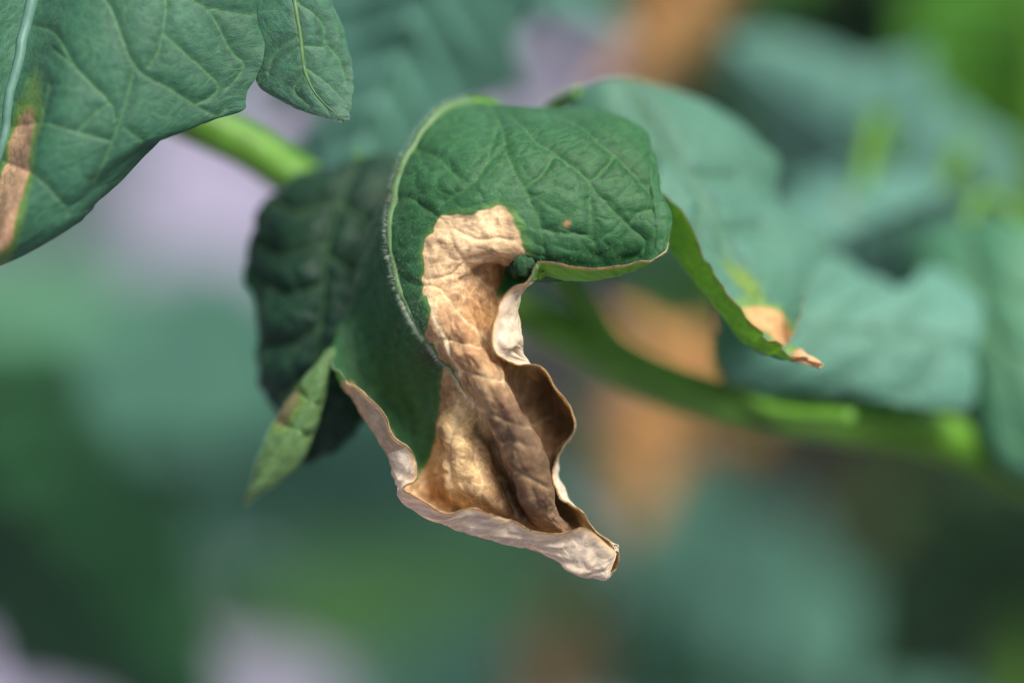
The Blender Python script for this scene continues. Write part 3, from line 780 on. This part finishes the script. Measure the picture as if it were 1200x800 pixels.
leafA, WA, nA = net_leaf("leaf", A, 260, 220, fg, (58, 106, 84), (120, 164, 90), VA, 1, "broad matt green leaf with a tan streak beside its midrib",
                         spots=[(20, 205, 14, 82, 12, (206, 166, 134), 1.0, 'upper')], relief=0.36, seed=100, rib=0.0010, quilt=11, rib_mat=M_RIB_COOL, wavy=1.3,
                         stalk=[(215, 132, 27), (150, -80, 20), (90, -170, 14)], edge_c=(120, 160, 110))
L2 = [[(262, -70, 6), (300, -72, 3), (335, -70, 2), (372, -55, 3), (395, -40, 5)],
      [(285, 0, 3), (318, -2, 1), (345, 0, 0), (375, 0, 1), (390, 2, 3)],
      [(294, 45, 2), (325, 42, 0.2), (352, 42, -0.5), (385, 42, 1.2), (404, 42, 2.5)],
      [(298, 80, 1.5), (328, 78, 0), (356, 78, -0.6), (392, 78, 1), (413, 80, 2)],
      [(304, 100, 1.2), (335, 100, 0), (364, 100, -0.5), (396, 100, 0.8), (413, 100, 1.5)],
      [(335, 121, 0.8), (355, 119, 0), (376, 117, -0.2), (398, 118, 0.5), (411, 120, 1)],
      [(370, 134, 0.5), (380, 132, 0.1), (390, 130, 0), (400, 131, 0.3), (409, 133, 0.6)],
      [(400, 141, 0.3), (402, 141, 0.2), (404, 142, 0.1), (405, 141, 0.2), (407, 140, 0.4)]]
V2 = [[(335, -70), (345, 0), (352, 42), (364, 100), (385, 130)], [(345, 0), (375, 25), (381, 50), (397, 70), (405, 95)], [(352, 42), (325, 60), (315, 85)], [(340, 65), (352, 55), (378, 56)], [(356, 85), (345, 105), (360, 122)], [(356, 78), (385, 100), (400, 115)]]
leafA2, WA2, nA2 = net_leaf("leaf", L2, 180, 150, fg, (68, 114, 94), (120, 164, 94), V2, 2, "small downy leaf lobe ending in a blunt point beside the broad leaf",
                            relief=0.42, wavy=0.35, seed=130, rib=0.0004, quilt=12, stalk=[(150, 96, 26), (180, -60, 16), (255, -100, 8)], edge_c=(170, 196, 170))
k = 5000
r_ = rng.integers(30, 179, k); c_ = rng.integers(0, 149, k)
hairs("hairs", WA2[r_, c_] + nA2[r_, c_] * 0.0001, nA2[r_, c_] + rng.normal(0, 0.4, (k, 3)), np.full(k, 0.00026), 0.000022, leafA2)

# dark leaf hanging behind the focal one
H = [[(350, 205, 32), (385, 195, 30), (420, 185, 28), (455, 180, 28), (490, 190, 30)],
     [(318, 232, 28), (360, 232, 25), (400, 235, 23), (440, 240, 24), (485, 250, 28)],
     [(294, 275, 25), (340, 280, 21), (385, 285, 19), (430, 290, 21), (475, 300, 26)],
     [(285, 322, 23), (335, 330, 19), (380, 335, 17), (425, 340, 19), (465, 350, 25)],
     [(303, 355, 22), (338, 370, 18), (380, 380, 16), (420, 390, 18), (460, 400, 24)],
     [(297, 405, 22), (332, 412, 18), (372, 420, 16), (412, 425, 18), (450, 440, 23)],
     [(303, 445, 22), (336, 452, 18), (370, 460, 17), (405, 462, 18), (440, 465, 22)],
     [(325, 482, 22), (346, 488, 19), (370, 492, 18), (400, 490, 19), (428, 485, 21)],
     [(346, 522, 22), (356, 522, 20), (372, 520, 20), (392, 512, 20), (412, 500, 21)],
     [(357, 541, 21), (359, 541, 21), (363, 540, 21), (366, 539, 21), (370, 536, 21)]]
VH = [[(420, 190), (400, 235), (385, 285), (380, 335), (376, 380), (370, 460), (366, 530)], [(385, 285), (340, 300), (300, 290)], [(380, 335), (340, 345), (305, 330)], [(378, 380), (340, 405), (306, 400)], [(372, 430), (340, 455), (320, 465)], [(395, 240), (350, 250), (325, 240)], [(400, 240), (440, 270)], [(384, 300), (430, 330)]]
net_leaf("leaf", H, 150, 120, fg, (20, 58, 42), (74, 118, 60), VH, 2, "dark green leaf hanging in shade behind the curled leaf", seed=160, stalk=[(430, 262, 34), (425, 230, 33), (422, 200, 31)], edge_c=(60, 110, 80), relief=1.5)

# narrow pale lobe hanging from the dark side of the focal leaf, its lower face towards us
S = [[(384, 410, 10.5), (389, 409, 10), (394, 410, 10)],
     [(362, 437, 10), (376, 440, 8.2), (387, 432, 8.5)],
     [(342, 462, 11), (364, 470, 8), (381, 462, 9)],
     [(322, 492, 11.5), (348, 503, 8), (371, 500, 9.5)],
     [(308, 520, 12), (328, 532, 8.5), (353, 540, 10.5)],
     [(297, 553, 12.5), (309, 560, 9.5), (326, 564, 11)],
     [(289, 578, 13), (295, 580, 11), (304, 580, 12)],
     [(285, 594, 13.5), (286, 594, 13.2), (288, 594, 13.4)]]
VS = [[(386, 411), (376, 440), (364, 470), (348, 503), (328, 532), (309, 560), (290, 590)], [(364, 470), (350, 460)], [(348, 503), (330, 498)], [(348, 503), (362, 512)], [(364, 470), (376, 478)]]
net_leaf("leaf", S, 110, 70, fg, (106, 142, 88), (60, 110, 64), VS, 1, "narrow pale green leaf lobe with a brownish smudge", seed=190, rib=0.0003, wavy=0.2,
         spots=[(338, 478, 10, 26, 28, (128, 112, 88), 0.75, 'both')], edge_c=(120, 160, 84), relief=0.6, vein_c=(130, 165, 100))

# leaf behind the right lobe, its near margin folded to show the bright lower face
B = [[(835, 122, 34), (785, 104, 30), (738, 93, 26), (705, 95, 25), (680, 108, 26), (655, 135, 28), (640, 150, 29)],
     [(900, 176, 36), (845, 166, 30), (785, 168, 24), (748, 180, 22), (722, 205, 21), (705, 235, 20), (715, 215, 17)],
     [(912, 232, 34), (872, 238, 28), (828, 242, 21), (802, 256, 18), (786, 280, 15), (776, 290, 11), (786, 236, 8)],
     [(962, 276, 34), (906, 298, 26), (862, 310, 19), (836, 322, 15), (818, 334, 12), (806, 328, 8), (826, 302, 5.5)],
     [(950, 326, 28), (912, 342, 20), (884, 352, 15), (866, 362, 12), (850, 374, 10), (836, 368, 6.5), (858, 350, 4.2)],
     [(940, 362, 14), (918, 382, 14), (903, 385, 11), (889, 392, 9), (876, 402, 8), (861, 400, 5.5), (884, 385, 3.6)],
     [(928, 402, 9), (922, 402, 10), (914, 404, 8), (907, 409, 7), (899, 416, 6.4), (887, 416, 4.8), (906, 404, 3.4)],
     [(944, 420, 6), (940, 420, 6), (935, 421, 5.6), (931, 424, 5.2), (926, 427, 5), (919, 426, 4.2), (932, 418, 3.2)],
     [(965, 428, 4), (964, 428, 4), (963, 429, 4), (962, 430, 4), (961, 431, 4), (959, 430, 3.8), (964, 427, 3.2)]]
VB = [[(735, 94), (775, 168), (822, 238), (857, 306), (884, 348), (920, 400)], [(775, 168), (760, 200), (740, 215)], [(800, 205), (850, 210)], [(822, 238), (815, 270)], [(840, 272), (885, 270)]]
net_leaf("leaf", B, 200, 170, fg, (84, 128, 114), (116, 172, 40), VB, 4, "leaf with a folded bright green margin and scorched tan tip", seed=220, edge_c=(214, 176, 124),
         spots=[(868, 330, 26, 9, 48, (120, 142, 58), 0.55, 'upper'), (905, 384, 36, 15, 32, (206, 160, 112), 1.0, 'upper'), (950, 426, 22, 8, 20, (214, 176, 130), 1.0, 'both')], relief=0.9, flip=True,
         stalk=[(540, 322, 35), (590, 200, 36), (640, 130, 32)])

# leaf lying above the stem and the one beyond it
Cn = [[(842, 336, 44), (838, 365, 40), (838, 395, 37), (845, 425, 36), (856, 449, 37)],
      [(908, 338, 43), (895, 355, 40), (895, 390, 36), (900, 425, 35), (908, 459, 37)],
      [(955, 296, 50), (965, 350, 40), (965, 390, 36), (970, 430, 35), (978, 461, 36)],
      [(1052, 336, 45), (1035, 350, 41), (1035, 392, 37), (1038, 440, 36), (1045, 474, 36)],
      [(1096, 312, 52), (1098, 365, 42), (1098, 400, 38), (1098, 445, 37), (1100, 482, 37)],
      [(1150, 350, 48), (1150, 385, 43), (1143, 415, 41), (1143, 445, 40), (1142, 472, 40)]]
VC = [[(838, 395), (895, 390), (965, 390), (1035, 392), (1098, 400), (1143, 415)], [(895, 390), (930, 350), (990, 320)], [(965, 390), (1000, 350), (1040, 330)], [(1035, 392), (1010, 430), (960, 455)], [(965, 390), (930, 430), (900, 450)], [(1098, 400), (1080, 440), (1050, 468)], [(1035, 392), (1080, 355)]]
net_leaf("leaf", Cn, 140, 120, fg, (98, 146, 134), (120, 160, 70), VC, 2, "broad leaf resting just above the green stem", seed=250, edge_c=(190, 176, 130), relief=0.9, flip=True, quilt=20,
         stalk=[(1000, 490, 32), (900, 480, 38), (845, 430, 40)])
Dn = [[(1045, 290, 70), (1080, 268, 64), (1130, 262, 60), (1190, 262, 58), (1260, 280, 60)],
      [(1062, 345, 64), (1095, 330, 57), (1145, 325, 53), (1200, 325, 52), (1270, 345, 56)],
      [(1092, 405, 58), (1120, 395, 51), (1162, 390, 48), (1215, 395, 48), (1280, 410, 54)],
      [(1125, 455, 54), (1145, 450, 48), (1180, 448, 46), (1225, 455, 47), (1285, 470, 53)],
      [(1144, 492, 50), (1160, 495, 47), (1190, 500, 46), (1230, 510, 47), (1285, 525, 53)],
      [(1166, 536, 49), (1180, 540, 47), (1205, 548, 47), (1240, 558, 49), (1285, 570, 53)],
      [(1202, 566, 50), (1210, 568, 50), (1225, 575, 50), (1250, 582, 51), (1285, 590, 53)]]
VD = [[(1130, 262), (1145, 325), (1162, 390), (1185, 450), (1205, 548)], [(1145, 325), (1180, 340), (1240, 360)], [(1150, 345), (1110, 370), (1085, 390)], [(1170, 410), (1145, 430), (1130, 450)], [(1162, 390), (1200, 420), (1250, 430)]]
net_leaf("leaf", Dn, 140, 120, fg, (76, 130, 102), (130, 165, 70), VD, 2, "broad blurred leaf with a yellowish margin where the stem passes", seed=280, edge_c=(176, 186, 100), relief=0.9, quilt=20,
         stalk=[(1400, 600, 64), (1310, 380, 66), (1165, 235, 67)])


# ------------------------------------------------------------------ plants further back
def bg_leaf(parent, base, tip, w, up, bow=(0, 0, 0), tilt=(0, 0), lobes=0.14, under=None, label=None, seed=0, root=None, dryness=0.0, droop=0.0, res=(70, 50), from_px=None):
    """an ovate, shallowly lobed leaf; base, tip: pixel x, y and mm; w: half width in pixels; tilt: mm by which each half leans back"""
    nu, nv = res
    b, t = np.array(base, float), np.array(tip, float)
    u = np.linspace(0, 1, nu)[:, None]
    v = np.linspace(-1, 1, nv)[None]
    mid = (b + t) / 2 + np.array(bow, float)
    M = ((1 - u) ** 2)[..., None] * b + (2 * u * (1 - u))[..., None] * (2 * mid - (b + t) / 2) + (u ** 2)[..., None] * t
    ax = (t - b)[:2]; ax = ax / (np.linalg.norm(ax) + 1e-9)
    side = np.array([-ax[1], ax[0]])
    prof = np.sin(np.pi * np.clip(u, 0, 1) ** 0.72) ** 0.85 * (1 + lobes * np.sin(u * 17 + seed) + 0.06 * np.sin(u * 31 + seed * 2))
    prof = np.maximum(prof, 0.004)
    wv = w * prof * v
    G = np.zeros((nu, nv, 3))
    G[..., :2] = M[..., :2] + wv[..., None] * side
    tl = np.where(v < 0, tilt[0], tilt[1])
    G[..., 2] = M[..., 2] + tl * np.abs(v) * prof + 9 * prof * v ** 2 + droop * u ** 2
    W = P(G)
    s, tt = surf_uv(W, nv // 2)
    ln = s[-1, 0] + 1e-9
    ph = (s / ln - 0.55 * np.abs(tt) / ln) * 8
    dv = np.abs(ph - np.round(ph))
    h = 0.0022 * (1 - np.exp(-(dv / 0.22) ** 1.3)) * prof - 0.001 * np.exp(-(tt / 0.0012) ** 2) + 0.002 * fbm(W * 60, seed)
    W = W + normals(W) * h[..., None]
    c0 = srgb(*up)
    cf = np.zeros((nu, nv, 3)) + c0
    cf = blend(cf, c0 * 1.4, np.clip(0.3 + fbm(W * 50, seed + 1), 0, 1) * 0.6)
    cf = blend(cf, c0 * 0.45, np.exp(-((dv - 0.13) / 0.08) ** 2) * 0.25)
    cf = blend(cf, c0 * 0.6, np.clip(0.2 + fbm(W * 40 + 3, seed + 2), 0, 1) * 0.6)
    cb = np.zeros((nu, nv, 3)) + srgb(*(under or tuple(min(255, int(x * 1.25 + 10)) for x in up)))
    lf = empty("leaf", tuple(W[0, nv // 2]))
    lf.parent = parent; lf.matrix_parent_inverse = parent.matrix_world.inverted()
    bpy.context.view_layer.update()
    if label:
        lf["label"] = label
    e = cf * 1.2
    leaf_mesh(W, C4(cf, dryness), C4(cb, dryness), C4(e, dryness), 0.0003, lf, "blade")
    if from_px is not None:
        root = P(np.array(from_px, float))
    if root is not None:
        p0 = np.array(root, float)
        p1 = W[0, nv // 2]
        mid = (p0 + p1) / 2 + np.array([0, 0, 0.012])
        tube("leaf_stalk", [p0, mid, p1], [0.0018, 0.0015, 0.0011], M_STEM, lf, 8, 16)
    return lf


def bg_plant(px, d, label, leaves, top=-150, cat="plant", group=None):
    """a plant rooted in the ground below the given pixel column at depth d"""
    ptop = P([px, top, d])
    root = empty("tomato_plant", (ptop[0], ptop[1], 0.0))
    tag(root, label, cat, group)
    pts = np.array([(ptop[0] + 0.01, ptop[1], -0.01), (ptop[0] - 0.004, ptop[1] + 0.003, ptop[2] * 0.4), (ptop[0] + 0.003, ptop[1], ptop[2] * 0.75), ptop])
    tube("stem", pts, [0.007, 0.006, 0.005, 0.0035], M_STEM, root, 12, 40, 0.04)
    fine = catmull(pts, 80)
    for i, L in enumerate(leaves):
        wb = P(np.array(L[0], float))
        zz = wb[2] - 0.015
        j = np.argmin(np.abs(fine[:, 2] - zz))
        bg_leaf(root, *L[:4], root=fine[j], seed=px + 13 * i, **(L[4] if len(L) > 4 else {}))
    return root


TEAL, TEAL2, GREEN, DARK, DEEP_SHADE = (58, 98, 84), (76, 116, 106), (60, 98, 50), (24, 62, 36), (16, 38, 24)
VIVID, TAN, DULL = (66, 118, 30), (204, 160, 104), (168, 142, 98)
dead_kw = lambda s: dict(lobes=0.25, under=TAN, dryness=1.0, label=s)
bg_plant(1230, 170, "tomato plant with a large grey-green leaf and a vivid green leaf above the stem", [
    ((1170, 310, 130), (850, 50, 120), 130, TEAL2, dict(tilt=(25, -10))),
    ((1280, -60, 190), (1040, 190, 190), 130, VIVID, dict(tilt=(10, 20))),
    ((1260, 120, 210), (1090, 360, 200), 100, DARK, dict(tilt=(20, 30))),
    ((1010, 215, 85), (880, 300, 70), 50, TEAL2, dict(tilt=(6, 6), droop=-6, from_px=(1045, 228, 110))),
    ((1000, 235, 80), (905, 330, 60), 14, DULL, dict(lobes=0.3, dryness=1.0, under=DULL, from_px=(1040, 232, 110), label="dry brown curled leaf tip")),
    ((1000, 330, 110), (1060, 190, 100), 50, DARK, dict(tilt=(10, 10))),
    ((1270, 600, 170), (1000, 800, 240), 120, (34, 68, 30), dict(tilt=(20, 10))),
    ((1100, 225, 80), (880, 330, 52), 75, TEAL2, dict(tilt=(10, 10), from_px=(1150, 295, 126))),
])
bg_plant(815, 440, "tomato plant with withered tan leaves hanging among pale green ones behind the stem", [
    ((860, -60, 230), (700, 125, 220), 46, (196, 146, 88), dict(lobes=0.2, under=TAN, dryness=1.0, label="withered orange-tan leaf")),
    ((930, -10, 260), (770, 130, 250), 80, DARK, dict(tilt=(20, 20))),
    ((970, -60, 280), (820, 60, 270), 50, VIVID, dict(tilt=(20, 20))),
    ((880, 480, 140), (705, 355, 130), 46, (226, 182, 124), dead_kw("withered leaf of bright orange-tan")),
    ((770, 410, 220), (735, 640, 210), 58, (196, 162, 112), dead_kw("withered tan leaf hanging straight down")),
    ((900, 520, 180), (740, 500, 170), 26, (200, 158, 120), dead_kw("small withered pinkish-tan leaf")),
    ((680, 560, 300), (1160, 870, 260), 95, TEAL, dict(tilt=(15, -15))),
    ((640, 860, 330), (672, 690, 320), 46, DULL, dead_kw("dull brown withered leaf low on the plant")),
    ((700, 500, 350), (840, 700, 330), 80, TEAL2, dict(tilt=(10, 10))),
    ((760, 850, 380), (900, 660, 360), 90, DARK, dict(tilt=(10, 10))),
    ((860, 300, 400), (640, 250, 420), 90, TEAL, dict(tilt=(10, 10))),
    ((830, 230, 420), (1020, 420, 420), 110, DARK, dict(tilt=(10, 10))),
])
bg_plant(470, 480, "tomato plant with broad grey-green leaves spread behind the curled leaf's arch", [
    ((560, -170, 62), (400, 235, 50), 150, (60, 100, 88), dict(tilt=(16, 14), res=(160, 120))),
    ((540, -40, 150), (745, 38, 130), 46, TEAL2, dict(tilt=(10, 10))),
    ((440, -60, 130), (330, 140, 80), 70, GREEN, dict(tilt=(10, 10))),
    ((500, 190, 75), (325, 190, 60), 50, TEAL, dict(tilt=(10, 10))),
], top=-200)
bg_plant(-160, 260, "tomato plant with big dark green leaves beyond the broad tan-streaked leaf", [
    ((-140, 400, 100), (270, 880, 190), 150, (22, 62, 34), dict(tilt=(20, 0))),
    ((-110, 430, 360), (500, 400, 320), 120, TEAL, dict(tilt=(10, -30))),
    ((-80, 330, 300), (160, 370, 300), 60, (66, 108, 84), dict(tilt=(10, -20))),
    ((-100, 640, 260), (140, 700, 260), 100, DARK, dict(tilt=(20, 10))),
    ((-60, 560, 380), (330, 520, 380), 90, DARK, dict(tilt=(20, 10))),
] + [((-560 + 37 * (k % 4), -250 + 105 * k, -60 + 23 * (k % 7)), (-270 - 45 * (k % 3), -130 + 110 * k, 10 + 25 * (k % 5)), 150, TEAL if k % 2 else DARK, dict(tilt=(20, -40), res=(40, 30))) for k in range(11)])  # added unseen leaves past the left edge, blocking sky light from the curled leaf
bg_plant(560, 480, "low tomato plant of soft green leaves below the rolled brown leaf tip", [
    ((110, 590, 440), (470, 630, 430), 80, TEAL, dict(tilt=(10, -10))),
    ((180, 520, 470), (420, 700, 450), 60, DARK, dict(tilt=(10, 20))),
    ((250, 480, 430), (600, 440, 400), 90, TEAL, dict(tilt=(10, -10))),
    ((210, 740, 400), (760, 660, 360), 66, (60, 100, 54), dict(tilt=(10, -10))),
    ((400, 860, 380), (700, 720, 350), 100, TEAL, dict(tilt=(10, -20))),
    ((400, 520, 450), (660, 660, 420), 90, TEAL, dict(tilt=(10, -20))),
    ((560, 380, 500), (700, 560, 460), 70, (120, 110, 100), dict(tilt=(10, -20), dryness=1.0, label="greyish brown dry leaf")),
], top=800)

# a loose row of plants still further back; the pale ground shows through the gaps between their leaves
HOLES = [(985, 600, 110), (235, 215, 105), (345, 750, 65), (15, 800, 70), (660, 75, 55)]
far_rng = np.random.default_rng(21)
far = [[] for _ in range(4)]
for gy_ in range(-20, 900, 120):
    for gx_ in range(-40, 1300, 125):
        x = gx_ + far_rng.uniform(-35, 35); y = gy_ + far_rng.uniform(-35, 35)
        if any(math.hypot(x - a, y - b) < r + 45 for a, b, r in HOLES):
            continue
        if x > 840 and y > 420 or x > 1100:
            tint = DEEP_SHADE if far_rng.random() < 0.75 else DARK  # shade painted in as a near-black leaf tint, low down and far right
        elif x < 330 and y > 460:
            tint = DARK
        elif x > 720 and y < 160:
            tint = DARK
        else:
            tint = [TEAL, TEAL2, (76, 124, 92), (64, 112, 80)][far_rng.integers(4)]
        an = far_rng.uniform(0, 2 * math.pi)
        ln = far_rng.uniform(75, 105)
        dd = far_rng.uniform(560, 700)
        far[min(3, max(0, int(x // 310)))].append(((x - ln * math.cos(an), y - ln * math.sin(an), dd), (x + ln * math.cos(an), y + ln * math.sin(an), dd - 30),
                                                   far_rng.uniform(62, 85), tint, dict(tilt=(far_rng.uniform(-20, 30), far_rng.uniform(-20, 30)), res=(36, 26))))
for k in range(104):                   # the upper leaves of the same plants, above what the photograph shows, shade the ones below
    x = far_rng.uniform(640, 1400) if k < 82 else far_rng.uniform(-200, 300)
    dd = far_rng.uniform(230, 800)
    y = -0.30 * (1200 + 0) * far_rng.uniform(0.35, 0.75) - 40
    an = far_rng.uniform(0, 2 * math.pi)
    ln = far_rng.uniform(110, 150)
    far[min(3, max(0, int(x // 310)))].append(((x - ln * math.cos(an), y - 40 * math.sin(an), dd - 55 * math.sin(an)), (x + ln * math.cos(an), y + 40 * math.sin(an), dd + 55 * math.sin(an)),
                                               far_rng.uniform(60, 80), TEAL if k % 3 else DARK, dict(tilt=(60, -60), res=(24, 18))))
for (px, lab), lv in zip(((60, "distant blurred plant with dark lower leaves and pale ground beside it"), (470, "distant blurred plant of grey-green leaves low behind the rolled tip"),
                          (800, "distant blurred plant of green leaves behind the withered tan leaves"), (1120, "distant blurred plant of deeply shaded leaves under the green stem")), far):
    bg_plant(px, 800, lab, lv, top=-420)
